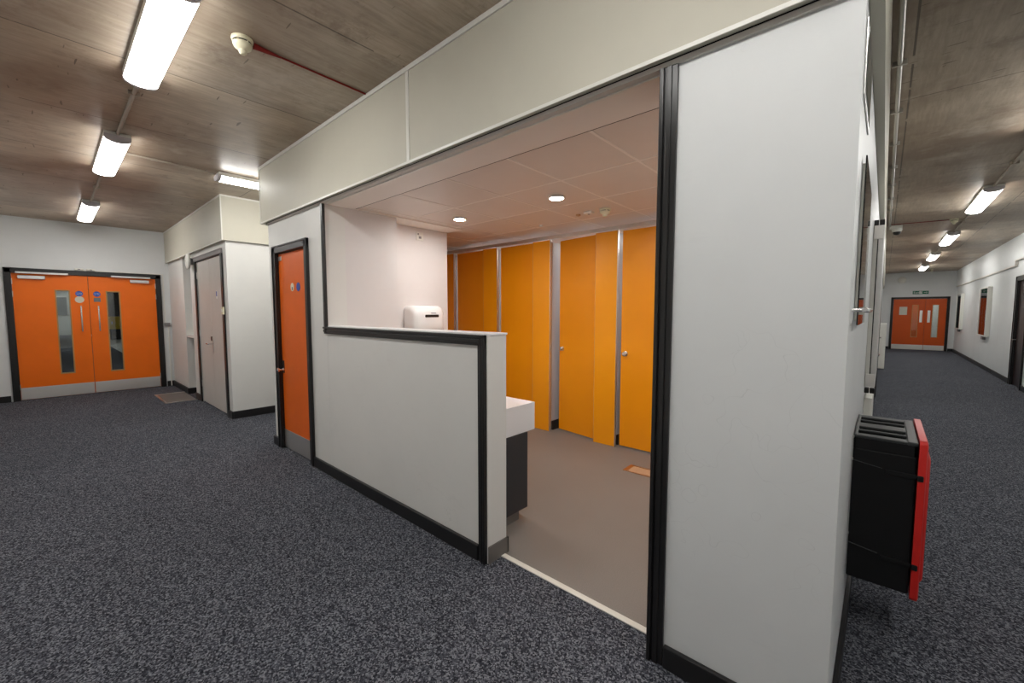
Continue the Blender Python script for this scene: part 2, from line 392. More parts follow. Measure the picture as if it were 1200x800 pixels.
# ---------------------------------------------------------------- skirtings
bs = [0]
def skirt(name, mb, label, mat='skirt'):
    return struct(mb, 'baseboard_' + name, M[mat], label, 'skirting')
skirt('front_left', MB().box(-4.90, -4.745, WY - .022, WY - .001, 0, .092, .003).box(-4.90, -4.881, WY - .001, 6, 0, .092, .003), 'black skirting left of the narrow orange door')
skirt('half_wall', MB().box(-3.885, -1.68, WY - .022, WY - .001, 0, .092, .004), 'black skirting along the foot of the half wall')
skirt('pier', MB().box(-.60, RX + .018, WY - .022, WY - .001, 0, .092, .004), 'black skirting along the front of the corner pier')
skirt('corridor_left', MB().box(RX + .001, RX + .018, WY - .001, 5.35, 0, .092, .003).box(RX + .001, RX + .018, 6.45, 9.2, 0, .092, .003).box(RX + .001, RX + .018, 10.3, EY - .001, 0, .092, .003), 'black skirting along the left of the right corridor')
skirt('cupboard', MB().box(-8.48, -8.165, WY - .022, WY - .001, 0, .10, .003).box(-6.59, -6.43, WY - .022, WY - .001, 0, .10, .003)
      .box(-6.449, -6.43, WY - .001, 6, 0, .10, .003), 'black skirting around the cupboard block')
skirt('recess', MB().box(EX + .001, -9.03, WY - .022, WY - .001, 0, .10, .003).box(-9.049, -9.03, WY - .001, 1.999, 0, .10, .003).box(-9.03, -8.5, 1.98, 1.999, 0, .10), 'black skirting at the wall stub and recess')
skirt('west', MB().box(EX + .001, EX + .02, 1.49, WY - .022, 0, .10, .003).box(EX + .001, EX + .02, -.8, -.45, 0, .10, .003), 'black skirting beside the orange double doors')
skirt('east', MB().box(RW - .02, RW - .001, 12.83, EY - .001, 0, .10, .003).box(RW - .02, RW - .001, -1.6, 11.8, 0, .10, .003), 'black skirting along the right-hand wall')
skirt('north', MB().box(RX + .02, .18, EY - .02, EY - .001, 0, .10, .003).box(1.79, RW - .02, EY - .02, EY - .001, 0, .10, .003), 'black skirting beside the far double doors')
skirt('half_wall_end', MB().box(-1.614, -1.606, WY + .002, 1.766, 0, .098).box(-3.55, -1.606, 1.7565, 1.766, 0, .098), 'grey coved skirting at the end of the half wall', 'coved')
skirt('washroom', MB().box(-3.559, -3.552, 1.77, 2.30, .004, .10).box(-3.799, -3.792, 2.31, 3.12, .004, .10), 'grey coved skirting in the washroom', 'coved')

# ---------------------------------------------------------------- half wall and its black mouldings
hw = MB().box(-3.559, -1.615, WY, 1.755, 0, 1.300, .001)
tag(hw.build('wall_half', M['wall']), 'waist-high white half wall in front of the washroom basins', 'wall', kind='structure')
trim(MB().box(-3.558, -1.611, WY - .004, 1.762, 1.3005, 1.313, .002), M['solid'], 'white capping on top of the half wall', 'capping')
def moulding(segs):
    """stepped architrave; segs: list of (x0,x1,z0,z1, outer side) boxes in the wall plane"""
    m = MB()
    for x0, x1, z0, z1, side in segs:
        W_ = .016
        m.box(x0, x1, WY - .014, WY - .001, z0, z1, .002)
        if side == 'L': m.box(x0, x0 + W_, WY - .026, WY - .013, z0, z1, .003).box(x0 + .024, x0 + .044, WY - .021, WY - .013, z0, z1, .003)
        if side == 'R': m.box(x1 - W_, x1, WY - .026, WY - .013, z0, z1, .003).box(x1 - .044, x1 - .024, WY - .021, WY - .013, z0, z1, .003)
        if side == 'T': m.box(x0, x1, WY - .026, WY - .013, z1 - W_, z1, .003).box(x0, x1, WY - .021, WY - .013, z1 - .044, z1 - .024, .003)
    return m
trim(moulding([(-3.60, -3.54, 1.255, FB - .024, 'R')]), M['black'], 'black upright moulding at the left of the washroom opening', 'moulding')
trim(moulding([(-3.60, -1.618, 1.245, 1.305, 'T')]), M['black'], 'black moulding along the top edge of the half wall', 'moulding')
trim(moulding([(-1.678, -1.618, .0, 1.304, 'R')]), M['black'], 'black upright moulding at the end of the half wall', 'moulding')
trim(moulding([(-.668, -.604, .0, FB - .024, 'L')]).box(-.672, -.6615, WY - .002, 1.79, 0, SOF), M['black'], 'tall black upright moulding on the corner pier', 'moulding')
trim(MB().box(-1.606, -.662, 1.700, 1.734, .001, .008, .002), M['trim'], 'white threshold strip between carpet and vinyl', 'threshold strip')

# ---------------------------------------------------------------- washroom ceiling
ct = MB()
gx = [-4.03 - .573, -4.025, -3.45, -2.879, -2.306, -1.733, -1.16, -.587]
gx = [-1.16 + .573 * k for k in range(-6, 2)]
gy = [1.872 + .582 * k for k in range(0, 7)]
struct(MB().box(-4.86, -.36, 1.80, 5.6, SOF + .012, SOF + .05), 'ceiling', M['tile'], 'pale pinkish metal tile ceiling of the washroom', 'ceiling')
g = MB()
for x in gx:
    if -3.5 < x: g.box(x - .008, x + .008, 1.875, 5.59, SOF + .009, SOF + .0125)
    else: g.box(x - .008, x + .008, 3.13, 5.59, SOF + .009, SOF + .0125)
for y in gy[1:]:
    g.box(-3.55 if y < 3.12 else -4.85, -.37, y - .008, y + .008, SOF + .0095, SOF + .0125)
trim(g, M['tgrid'], 'pale grid lines between the washroom ceiling tiles', 'ceiling grid')
trim(MB().box(-3.559, -.37, WY + .031, 1.866, SOF, SOF + .0115), M['tgrid'], 'plain soffit band inside the washroom opening', 'soffit')
trim(MB().box(-3.799, -3.54, 2.301, 3.12, SOF, SOF + .0115).box(-3.559, -3.53, 1.87, 2.301, SOF, SOF + .0115), M['tgrid'], 'plain margin strip above the hand drier wall', 'soffit')
trim(MB().box(-3.53, -.37, 1.866, 1.874, SOF + .001, SOF + .0118), M['grout'], 'dark joint at the edge of the tiled ceiling', 'joint')

# ---------------------------------------------------------------- downlights, detectors in the washroom
def downlight(x, y, label, group='round downlights in the washroom ceiling'):
    t = thing('downlight', (x, y, SOF), label, 'downlight', group)
    MB().lathe([(.048, .004), (.058, -.006), (.066, -.004), (.066, .004)], (x, y, SOF)).build('bezel', M['whitemetal'], t, smooth=True)
    MB().lathe([(0, -.003), (.05, -.003), (.05, .002), (0, .002)], (x, y, SOF)).build('lamp_face', M['down'], t)
downlight(-3.155, 2.755, 'round lit downlight nearest the hand drier wall')
downlight(-1.995, 2.765, 'round lit downlight nearest the ceiling smoke detector')
downlight(-.84, 2.765, 'unseen round downlight added behind the corner pier to brighten the washroom')  # out of view, added for a brighter washroom at the visible pair's spacing
def detector(name, x, y, z, label, cat='smoke detector', r=.05, k=1.0):
    t = thing(name, (x, y, z), label, cat, 'cream ceiling smoke detectors')
    MB().lathe([(0, 0), (r, 0), (r * 1.04, -.006 * k), (r, -.012 * k), (r * .93, -.016 * k)], (x, y, z - .0005)).build('base', M['cream'], t, smooth=True)
    MB().lathe([(r * .84, -.014 * k), (r * .84, -.024 * k)], (x, y, z)).build('smoke_slots', M['grout'], t)
    b = MB().lathe([(r * .9, -.022 * k), (r * .92, -.028 * k), (r * .8, -.04 * k), (r * .42, -.05 * k), (r * .36, -.062 * k), (r * .2, -.068 * k), (0, -.068 * k)], (x, y, z))
    for q in range(6):
        a = q * math.pi / 3 + .3
        b.box(x + r * .86 * math.cos(a) - .003, x + r * .86 * math.cos(a) + .003, y + r * .86 * math.sin(a) - .003, y + r * .86 * math.sin(a) + .003, z - .026 * k, z - .012 * k)
    b.build('sensor_head', M['cream'], t, smooth=True)
    return t
detector('smoke_detector', -1.90, 3.37, SOF + .010, 'cream smoke detector on the tiled washroom ceiling', r=.05)
detector('smoke_detector', -2.72, .80, CEIL, 'cream smoke detector beside the nearest left strip light', r=.052, k=1.25)
tag(MB().cyl((-2.723, .855, CEIL - .012), (-2.733, 1.0, CEIL - .008), .017, .006).build('cable_gland', M['redcable'], loc=(-2.72, .86, CEIL - .01), smooth=True), 'red tapered cable sleeve beside the left corridor smoke detector', 'cable sleeve')
detector('smoke_detector', .78, 9.9, CEIL, 'cream smoke detector beside the first light of the right corridor', r=.052, k=1.25)
detector('smoke_detector', 1.18, 20.9, CEIL, 'small smoke detector in front of the far end wall', r=.05, k=1.25)
t = thing('motion_detector', (-2.06, 3.36, SOF + .01), 'small white box sensor left of the washroom smoke detector', 'sensor')
MB().box(-2.10, -2.02, 3.33, 3.39, SOF - .012, SOF + .009, .006).build('housing', M['whitemetal'], t)
MB().lathe([(0, 0), (.012, 0), (.008, -.006), (0, -.008)], (-2.06, 3.36, SOF - .012)).build('lens', M['greyplastic'], t, smooth=True)
tag(MB().lathe([(0, .012), (.022, .012), (.022, -.002), (.012, -.006), (0, -.006)], (-2.2, 3.40, SOF + .001)).build('indicator_button', M['brassfill'], loc=(-2.2, 3.40, SOF)),
    'tiny tan ceiling button left of the white box sensor', 'ceiling button')
tag(MB().lathe([(0, .012), (.02, .012), (.02, -.002), (0, -.012)], (-2.76, 3.55, SOF + .001)).build('sprinkler_cap', M['whitemetal'], loc=(-2.76, 3.55, SOF)),
    'tiny white cap on the tiled ceiling above the cubicles', 'ceiling cap')

# ---------------------------------------------------------------- cubicles
PY, DY, CT = 3.945, 3.985, 2.268
pr = [-5.51 + .862 * k for k in range(0, 6)]   # right edges of the pilasters
labels = ['leftmost amber toilet cubicle, mostly behind the drier wall', 'amber toilet cubicle with white upright just right of the drier wall',
          'amber toilet cubicle above the end of the half wall', 'amber toilet cubicle with its door slightly ajar', 'rightmost amber toilet cubicle, cut off by the black post']
for i, xr in enumerate(pr[:5]):
    if i == 0: continue
    x0, x1 = xr, pr[i + 1]                       # stall i spans x0..x1, with door then pilaster
    t = thing('toilet_cubicle', ((x0 + x1) / 2, PY, .004), labels[i], 'toilet cubicle', 'amber toilet cubicles')
    xd = x1 - .265
    MB().box(xd, x1 - .012, PY, PY + .02, .006, CT, .0015).build('pilaster', M['amber_light'], t)
    MB().box(x1 - .012, x1 - .003, PY - .002, PY + .024, .006, CT + .004, .001).build('edge_profile', M['alu'], t)
    MB().box(x1 - .03, x1 - .012, PY + .05, 5.595, .12, CT - .02).build('divider', M['dividergrey'], t)
    MB().box(x1 - .034, x1 - .008, PY + .08, 5.59, .004, .12).build('divider_skirting', M['skirt'], t)
    MB().box(xd - .003, xd - .0002, PY + .001, PY + .02, .006, CT).build('edge_band', M['brassfill'], t)
    L = xd + .012 - (x0 + .030)
    ang = math.radians(9.5) if i == 3 else 0.0
    hx, hy = xd + .012, DY
    Fm = Matrix.Translation((hx, hy, 0)) @ Matrix.Rotation(-ang, 4, 'Z')
    ww = L if i != 3 else .575
    d = MB(Fm).box(-ww, 0, 0, .018, .022, CT - .004, .0015).build('door', M['amber'], t)
    MB(Fm).box(-ww - .002, -ww + .006, -.001, .019, .022, CT - .004, .001).build('edge_strip', M['amber'], d)
    k = MB(Fm).lathe([(0, 0), (.026, 0), (.026, .006), (.012, .010), (.012, .022), (.022, .026), (.024, .036), (.018, .042), (0, .043)], (-ww + .05, -.0, 1.0), (0, -1, 0)).build('knob', M['chrome'], d, smooth=True)
    for hz in (.25, 1.95): MB(Fm).cyl((-.006, -.004, hz), (-.006, -.004, hz + .08), .006).build('hinge', M['alu'], d)
t = thing('toilet_cubicle', (-4.75, PY, .004), labels[0], 'toilet cubicle', 'amber toilet cubicles')
MB().box(-4.855, -4.660, PY, PY + .02, .006, CT, .0015).build('pilaster', M['amber_light'], t)
MB().box(-4.660, -4.645, PY - .002, PY + .024, .006, CT + .004, .001).build('edge_profile', M['alu'], t)
MB().box(-4.678, -4.660, PY + .05, 5.595, .12, CT - .02).build('divider', M['dividergrey'], t)
tag(MB().box(-4.858, -.37, PY - .012, PY + .03, CT + .006, CT + .030, .003).box(-4.86, -.37, PY - .004, PY + .022, CT + .030, CT + .048, .002).build('head_rail', M['alu'], loc=(-2.7, PY, CT)),
    'aluminium head rail running over the amber cubicles', 'head rail')
for i in range(1, 5):
    x = pr[i] + .43
    downlight(x, 4.75, 'round downlight inside a cubicle above its partition', 'downlights inside the cubicles')

# ---------------------------------------------------------------- vanity counter
t = thing('vanity_counter', (-2.5, 2.0, .004), 'white basin counter on a charcoal base behind the half wall', 'vanity counter')
MB().box(-3.55, -1.81, 1.768, 2.265, .605, .80, .002).build('worktop', M['solid'], t)
MB().box(-3.55, -1.80, 1.768, 2.175, .072, .6045, .001).build('front_panel', M['charcoal'], t)
MB().box(-3.55, -1.815, 1.768, 2.10, .005, .0715).build('plinth', M['coved'], t)

# ---------------------------------------------------------------- hand drier
DX = -3.799
t = thing('hand_drier', (DX, 2.74, 1.22), 'rounded white electric hand drier on the pale washroom wall', 'hand drier')
def drier_ring(x, w, z0, z1, r):
    pts = []
    for cx, cz, a0 in ((w / 2 - r, z1 - r, 0), (-w / 2 + r, z1 - r, 90), (-w / 2 + r * .6, z0 + r * .6, 180), (w / 2 - r * .6, z0 + r * .6, 270)):
        rr = r if a0 < 180 else r * .6
        for q in range(7):
            a = math.radians(a0 + q * 15); pts.append((x, 2.735 + cx + rr * math.cos(a), cz + rr * math.sin(a)))
    return pts
MB().sweep(None, [drier_ring(DX + .0, .42, 1.20, 1.50, .05), drier_ring(DX + .10, .42, 1.20, 1.50, .06), drier_ring(DX + .15, .40, 1.21, 1.485, .07),
                  drier_ring(DX + .18, .35, 1.23, 1.45, .08), drier_ring(DX + .19, .28, 1.26, 1.41, .07)]).build('casing', M['gloss'], t, smooth=True)
MB().box(DX + .172, DX + .196, 2.66, 2.84, 1.375, 1.405, .008).build('sensor_window', M['black'], t)
MB().box(DX + .17, DX + .1945, 2.74, 2.80, 1.418, 1.424).build('brand_mark', M['sgrey'], t)
t['note'] = ''
del t['note']
t = thing('wall_switch', (DX, 2.74, 2.21), 'small white fused switch high on the wall above the drier', 'switch')
MB().box(DX + .0, DX + .009, 2.695, 2.785, 2.205, 2.295, .003).build('face_plate', M['whitemetal'], t)
MB().box(DX + .009, DX + .013, 2.725, 2.755, 2.225, 2.25, .001).box(DX + .009, DX + .012, 2.71, 2.725, 2.262, 2.28, .001).build('rocker', M['greyplastic'], t)

# ---------------------------------------------------------------- floor plates
t = thing('floor_plate', (-1.55, 3.49, .004), 'small brass-edged access plate in the washroom floor', 'floor plate')
MB().box(-1.68, -1.42, 3.42, 3.56, .004, .007, .001).build('infill', M['brassfill'], t)
f = MB()
for a in ((-1.70, -1.66, 3.41, 3.57), (-1.44, -1.40, 3.41, 3.57)): f.box(*a, .004, .009, .001)
f.box(-1.70, -1.40, 3.405, 3.415, .004, .008).box(-1.70, -1.40, 3.565, 3.575, .004, .008)
f.build('brass_frame', M['brass'], t)
t = thing('floor_hatch', (-8.8, 1.38, 0), 'grey floor access hatch with pale metal edges by the recess', 'floor hatch')
MB().box(-9.27, -8.35, 1.19, 1.565, .001, .006).build('hatch_lid', M['coved'], t)
MB().box(-9.31, -9.27, 1.16, 1.575, .001, .009).box(-8.35, -8.31, 1.16, 1.575, .001, .009).box(-9.27, -8.35, 1.16, 1.19, .001, .009).build('hatch_frame', M['alu'], t)

# ---------------------------------------------------------------- strip lights
def strip_light(x0, x1, y, along='x', label='', mat='tube', group='surface strip lights along the left corridor'):
    z1 = CEIL - .012
    if along == 'x': F = Matrix.Translation(((x0 + x1) / 2, y, 0)); L = x1 - x0; o = ((x0 + x1) / 2, y, CEIL)
    else: F = Matrix.Translation((y, (x0 + x1) / 2, 0)) @ Matrix.Rotation(math.pi / 2, 4, 'Z'); L = x1 - x0; o = (y, (x0 + x1) / 2, CEIL)
    t = thing('strip_light', o, label, 'strip light', group)
    MB(F).box(-L / 2, L / 2, -.084, .084, CEIL - .045, CEIL - .001, .004).build('body', M['whitemetal'], t)
    def arc(x, k=1.0, dz=0):
        pts = [(x, -.082 * k, CEIL - .044 + dz * .5)]
        for q in range(0, 13):
            a = math.pi * q / 12; pts.append((x, -.083 * k * math.cos(a), CEIL - .046 - .040 * k * math.sin(a) ** .8))
        pts.append((x, .082 * k, CEIL - .044 + dz * .5)); return pts
    MB(F).sweep(None, [arc(-L / 2 + .02), arc(L / 2 - .02)]).build('diffuser', M[mat], t, smooth=True)
    for s in (-1, 1):
        MB(F).sweep(None, [arc(s * (L / 2 - .02), 1.03, .03), arc(s * (L / 2 + .012), 1.03, .03)]).build('end_cap', M['capgrey'], t, smooth=True)
    return t
LY = .475
strip_light(-3.60, -2.44, LY, 'x', 'large lit strip light at the top left of the photo, nearest of its row')
strip_light(-6.17, -4.88, LY, 'x', 'middle lit strip light of the left corridor row')
strip_light(-9.52, -8.05, LY, 'x', 'far lit strip light just before the orange double doors')
strip_light(-1.15, .05, LY, 'x', 'unseen strip light added at the corridor junction to brighten the pier')  # unseen lamp above the frame, added because the pier was too dark
strip_light(1.31, 2.55, -5.47, 'y', 'lit strip light turned along the side passage by the fascia corner', group='strip light of the side passage')
RLX = .90
for a, b, lab, mt in ((7.55, 9.05, 'nearest lit strip light seen in the right corridor', 'tube'), (11.35, 12.95, 'second strip light from the camera in the right corridor', 'tube'),
                  (14.95, 16.5, 'third strip light from the camera in the right corridor', 'tube'), (18.5, 20.1, 'farthest strip light before the far double doors', 'tube'),
                  (4.0, 5.5, 'strip light of the right corridor over the bin side', 'tube')):
    strip_light(a, b, RLX, 'y', lab, mt, 'surface strip lights along the right corridor')
strip_light(.55, 1.75, RLX, 'y', 'strip light above the corridor junction on the right', 'tube', 'surface strip lights along the right corridor')
strip_light(-14.5, -13.0, .6, 'x', 'strip light added to light the lobby beyond the left end doors', 'tube', 'strip lights added to light the lobbies')  # added lamp that lights the near part of the lobby
strip_light(-25, -22, .4, 'x', 'strip light added midway down the left lobby to brighten the door panes', 'tube', 'strip lights added to light the lobbies')  # extra lamp, added so the left door panes look brighter
strip_light(-37, -34, .4, 'x', 'strip light added at the far end of the left lobby to brighten its end wall', 'tube', 'strip lights added to light the lobbies')  # extra lamp, added to brighten the lobby end wall behind the panes
strip_light(22.6, 23.8, 1.5, 'y', 'strip light added to light the lobby past the far doors', 'tube', 'strip lights added to light the lobbies')  # added lamp, lights the lobby wall and door behind the glass

# conduits
def conduit(pts, r, mat, label, cat='conduit', saddles=(), ax='x', name='conduit', group=None):
    t = thing(name, pts[0], label, cat, group)
    MB().tube(pts, r, 12).build('pipe', M[mat], t, smooth=True)
    for p in saddles:
        s = MB()
        x, y, z = p
        if ax == 'x': s.box(x - .008, x + .008, y - r - .018, y + r + .018, z - r - .003, z + r + .002, .002)
        else: s.box(x - r - .022, x + r + .022, y - .008, y + .008, z - r - .003, z + r + .002, .002)
        s.build('saddle_clip', M[mat], t)
cz = CEIL - .016
conduit([(-4.87, LY, cz), (-3.62, LY, cz)], .012, 'conduit', 'pipe joining the nearest and middle left strip lights', saddles=[(-3.9, LY, cz)])
conduit([(-8.03, LY, cz), (-6.19, LY, cz)], .012, 'conduit', 'pipe joining the middle and far left strip lights', saddles=[(-7.1, LY, cz)])
conduit([(-2.42, LY, cz), (-1.12, LY, cz)], .012, 'conduit', 'pipe running from the nearest left strip light towards the camera')
conduit([(-5.40, LY + .09, cz), (-5.47, 1.30, cz)], .009, 'conduit', 'thin pipe crossing the ceiling to the side passage light', saddles=[(-5.42, .78, cz)], ax='x')
for a, b, lab in ((9.07, 11.33, 'pipe between first and second right corridor lights'), (12.97, 14.93, 'pipe between second and third right corridor lights'),
                  (16.52, 18.48, 'pipe between third and farthest right corridor lights'), (5.52, 7.53, 'pipe running to the nearest right corridor light from the camera')):
    conduit([(RLX, a, cz), (RLX, b, cz)], .012, 'conduit', lab, saddles=[(RLX, (a + b) / 2, cz)], ax='y')
conduit([(-.002, 1.0, CEIL - .018), (.006, 9.9, CEIL - .018)], .0125, 'galv', 'long galvanised pipe beside the fascia in the right corridor',
        saddles=[(0, y, CEIL - .017) for y in (1.9, 2.7, 3.5, 4.3, 5.1, 5.9, 6.7, 7.5, 8.3)], ax='y')
conduit([(-2.734, 1.002, CEIL - .006), (-2.745, FY - .008, CEIL - .006)], .0055, 'redcable', 'red fire cable from the left smoke detector to the fascia', 'cable', name='fire_cable')
conduit([(.72, 9.9, CEIL - .006), (.02, 9.78, CEIL - .006)], .0055, 'redcable', 'red fire cable crossing the right corridor ceiling', 'cable', name='fire_cable')

# dome camera
t = thing('dome_camera', (.08, 10.2, CEIL), 'small white security camera with dark dome at the pipe end', 'security camera')
MB().box(.0, .17, 9.92, 10.08, CEIL - .05, CEIL - .001, .004).lathe([(0, 0), (.07, 0), (.072, -.03), (.055, -.06)], (.10, 10.02, CEIL - .045)).build('housing', M['whitemetal'], t, smooth=True)
MB().lathe([(.055, 0), (.054, -.02), (.043, -.045), (.022, -.058), (0, -.062)], (.10, 10.02, CEIL - .1)).build('dome', M['black'], t, smooth=True)

# ---------------------------------------------------------------- doors
def disc(mb, u, z, r, w0, w1, seg=24):
    return mb.cyl((u, w0, z), (u, w1, z), r, seg=seg)
def door_frame(F, u0, u1, zt, fw, parent, depth=.022, jamb=.15, name='door_frame', mat='black'):
    m = MB(F)
    m.box(u0 - fw, u0 + .018, .001, depth, 0, zt + fw, .003).box(u1 - .018, u1 + fw, .001, depth, 0, zt + fw, .003).box(u0 - fw, u1 + fw, .001, depth, zt - .018, zt + fw, .003)
    m.box(u0 - fw, u0 - fw + .014, depth - .001, depth + .008, 0, zt + fw, .002).box(u1 + fw - .014, u1 + fw, depth - .001, depth + .008, 0, zt + fw, .002)
    m.box(u0 - fw, u1 + fw, depth - .001, depth + .008, zt + fw - .014, zt + fw, .002)
    m.box(u0 + .001, u0 + .02, -jamb + .002, .001, 0, zt).box(u1 - .02, u1 - .001, -jamb + .002, .001, 0, zt).box(u0 + .02, u1 - .02, -jamb + .002, .001, zt - .02, zt - .001)
    return m.build(name, M[mat], parent)
def leaf_with_hole(F, u0, u1, z0, z1, w0, w1, hole, mat, parent, bead='lith', name='door_leaf'):
    hu0, hu1, hz0, hz1 = hole
    m = MB(F)
    m.box(u0, hu0, w0, w1, z0, z1).box(hu1, u1, w0, w1, z0, z1).box(hu0, hu1, w0, w1, z0, hz0).box(hu0, hu1, w0, w1, hz1, z1)
    o = m.build(name, M[mat], parent)
    b = MB(F); e = .012
    for a in ((hu0 - e, hu0 + .004, hz0 - e, hz1 + e), (hu1 - .004, hu1 + e, hz0 - e, hz1 + e), (hu0 + .004, hu1 - .004, hz0 - e, hz0 + .004), (hu0 + .004, hu1 - .004, hz1 - .004, hz1 + e)):
        b.box(a[0], a[1], w0 - .002, w1 + .006, a[2], a[3], .001)
    b.build('glazing_bead', M[bead], o)
    MB(F).box(hu0 + .003, hu1 - .003, (w0 + w1) / 2 - .003, (w0 + w1) / 2 + .003, hz0 + .003, hz1 - .003).build('vision_pane', M['glass'], o)
    return o

# door_1: orange double doors, end of the left corridor
F = frame((EX, 0, 0), (0, 1, 0), (1, 0, 0))
t = thing('door_1', (EX, .52, 0), 'bright orange double fire doors at the end of the left corridor', 'double door', kind='structure')
door_frame(F, DL0, DL1, DLT, .058, t)
mid = .50
for (a, b, hole, side) in ((DL0 + .022, mid - .003, (.115, .265, .40, 1.79), -1), (mid + .003, DL1 - .022, (.725, .885, .385, 1.79), 1)):
    lf = leaf_with_hole(F, a, b, .012, DLT - .024, -.062, -.012, hole, 'orange', t)
    MB(F).box(a + .003, b - .003, -.012, -.009, .014, .205, .001).build('kick_plate', M['steel'], lf)
    hu = .395 if side < 0 else .608
    MB(F).cyl((hu, .045, 1.10), (hu, .045, 1.54), .011, bev=.003).cyl((hu, -.012, 1.15), (hu, .045, 1.15), .008).cyl((hu, -.012, 1.49), (hu, .045, 1.49), .008).build('pull_handle', M['chrome'], lf, smooth=True)
    su = .385 if side < 0 else .600
    s1 = disc(MB(F), su, 1.745, .046, -.012, -.009).build('fire_door_sign', M['blue'], lf)
    text('Fire door', 'lettering', .019, (EX - .0085, su, 1.758), (math.pi / 2, 0, math.pi / 2), M['white'], s1)
    text('keep shut', 'lettering', .019, (EX - .0085, su, 1.735), (math.pi / 2, 0, math.pi / 2), M['white'], s1)
    if side < 0:
        m = MB(F).lathe([(0, 0), (.056, 0), (.056, .003), (0, .003)], (su, -.012, 1.645), (0, 1, 0)).build('oval_sign', M['pale'], lf)
    else:
        MB(F).box(su - .042, su + .042, -.012, -.009, 1.61, 1.68, .001).build('small_sign', M['sgrey'], lf)
    c0, c1 = ((-.285, .01) if side < 0 else (1.04, 1.30))
    MB(F).box(c0, c1, -.012, .040, 1.962, 2.018, .006).build('door_closer', M['alu'], lf)
    MB(F).box(c0 - .02 if side < 0 else .79, .27 if side < 0 else c1 + .02, .026, .062, 2.045, 2.075, .004).build('closer_arm_track', M['alu'], lf)
    hx = DL0 + .02 if side < 0 else DL1 - .02
    for z in (.22, 1.72, 1.92): MB(F).cyl((hx, -.004, z - .045), (hx, -.004, z + .045), .008).build('hinge', M['alu'], lf)
t = thing('cable_trunking', (EX, 1.5, 0), 'white cable trunking around the top right of the orange double doors', 'trunking')
MB().box(EX + .001, EX + .016, .42, 1.515, 2.137, 2.150, .002).box(EX + .001, EX + .016, 1.500, 1.516, 1.22, 2.137, .002).box(EX + .021, EX + .036, 1.54, 1.556, .005, 1.17, .002).build('trunking_run', M['trim'], t)
MB().box(EX + .001, EX + .05, 1.49, 1.575, 1.16, 1.225, .005).build('junction_box', M['greyplastic'], t)
for cz_ in (.40, .93): MB().box(EX + .001, EX + .04, 1.525, 1.57, cz_, cz_ + .015).build('clip', M['trim'], t)
for y, lab in ((.40, 'left white oval sensor on top of the orange double door frame'), (.545, 'right white oval sensor on top of the orange double door frame')):
    t = thing('door_sensor', (EX, y, 2.15), lab, 'sensor', 'oval sensors above the orange double doors')
    MB().box(EX + .001, EX + .035, y - .055, y + .055, 2.138, 2.178, .012).build('housing', M['whitemetal'], t, smooth=True)
    MB().box(EX + .035, EX + .038, y - .015, y + .015, 2.150, 2.164).build('lens', M['greyplastic'], t)

# door_2: grey double cupboard doors
F = frame((0, WY, 0), (1, 0, 0), (0, -1, 0))
t = thing('door_2', (-7.38, WY, 0), 'tall grey double cupboard doors with black edges beside the recess', 'double door', kind='structure')
m = MB(F)
m.box(CB0 - .06, CB1 + .06, .001, .022, CBT - .02, CBT + .045, .003).box(CB0 - .06, CB1 + .06, .021, .03, CBT + .030, CBT + .045, .002).build('head_moulding', M['greyplastic'], t)
MB(F).box(CB0 - .06, CB0 + .02, .001, .02, 0, CBT - .02, .003).box(CB1 - .02, CB1 + .06, .001, .02, 0, CBT - .02, .003).box(CB0 + .002, CB1 - .002, -.12, -.075, .0, CBT - .002).box(CB0 + .02, CB1 - .02, -.02, .001, CBT - .03, CBT - .004).build('door_frame', M['black'], t)
mid = -7.37
for a, b, s in ((CB0 + .024, mid - .002, -1), (mid + .002, CB1 - .024, 1)):
    lf = MB(F).box(a, b, -.055, -.010, .012, CBT - .032, .002).build('door_leaf', M['greydoor'], t)
    hx = CB0 + .022 if s < 0 else CB1 - .022
    for z in (.3, 1.1, 2.0): MB(F).cyl((hx, -.004, z - .05), (hx, -.004, z + .05), .008).build('hinge', M['steel'], lf)
    if s > 0:
        MB(F).box(-7.355, -7.315, -.010, -.002, .83, 1.06, .003).build('handle_plate', M['steel'], lf)
        MB(F).cyl((-7.335, -.004, .965), (-7.335, .05, .965), .009).cyl((-7.335, .05, .965), (-7.47, .05, .965), .010, bev=.003).build('lever_handle', M['chrome'], lf, smooth=True)
        MB(F).lathe([(0, 0), (.032, 0), (.032, .012), (0, .014)], (-7.395, -.010, 1.04), (0, 1, 0)).build('keyhole_cover', M['black'], lf)
        s1 = MB(F).box(-7.05, -7.0, -.010, -.007, 1.62, 1.73, .001).build('small_sign', M['white'], lf)
        MB(F).box(-7.045, -7.005, -.007, -.006, 1.655, 1.722).build('sign_face', M['blue'], s1)
t = thing('light_switch', (-6.59, WY, 1.42), 'small cream switch beside the right edge of the grey doors', 'switch')
MB().box(-6.62, -6.54, WY - .045, WY - .023, 1.40, 1.50, .003).build('back_box', M['cream'], t)
MB().box(-6.60, -6.56, WY - .05, WY - .045, 1.43, 1.47, .001).build('rocker', M['whitemetal'], t)

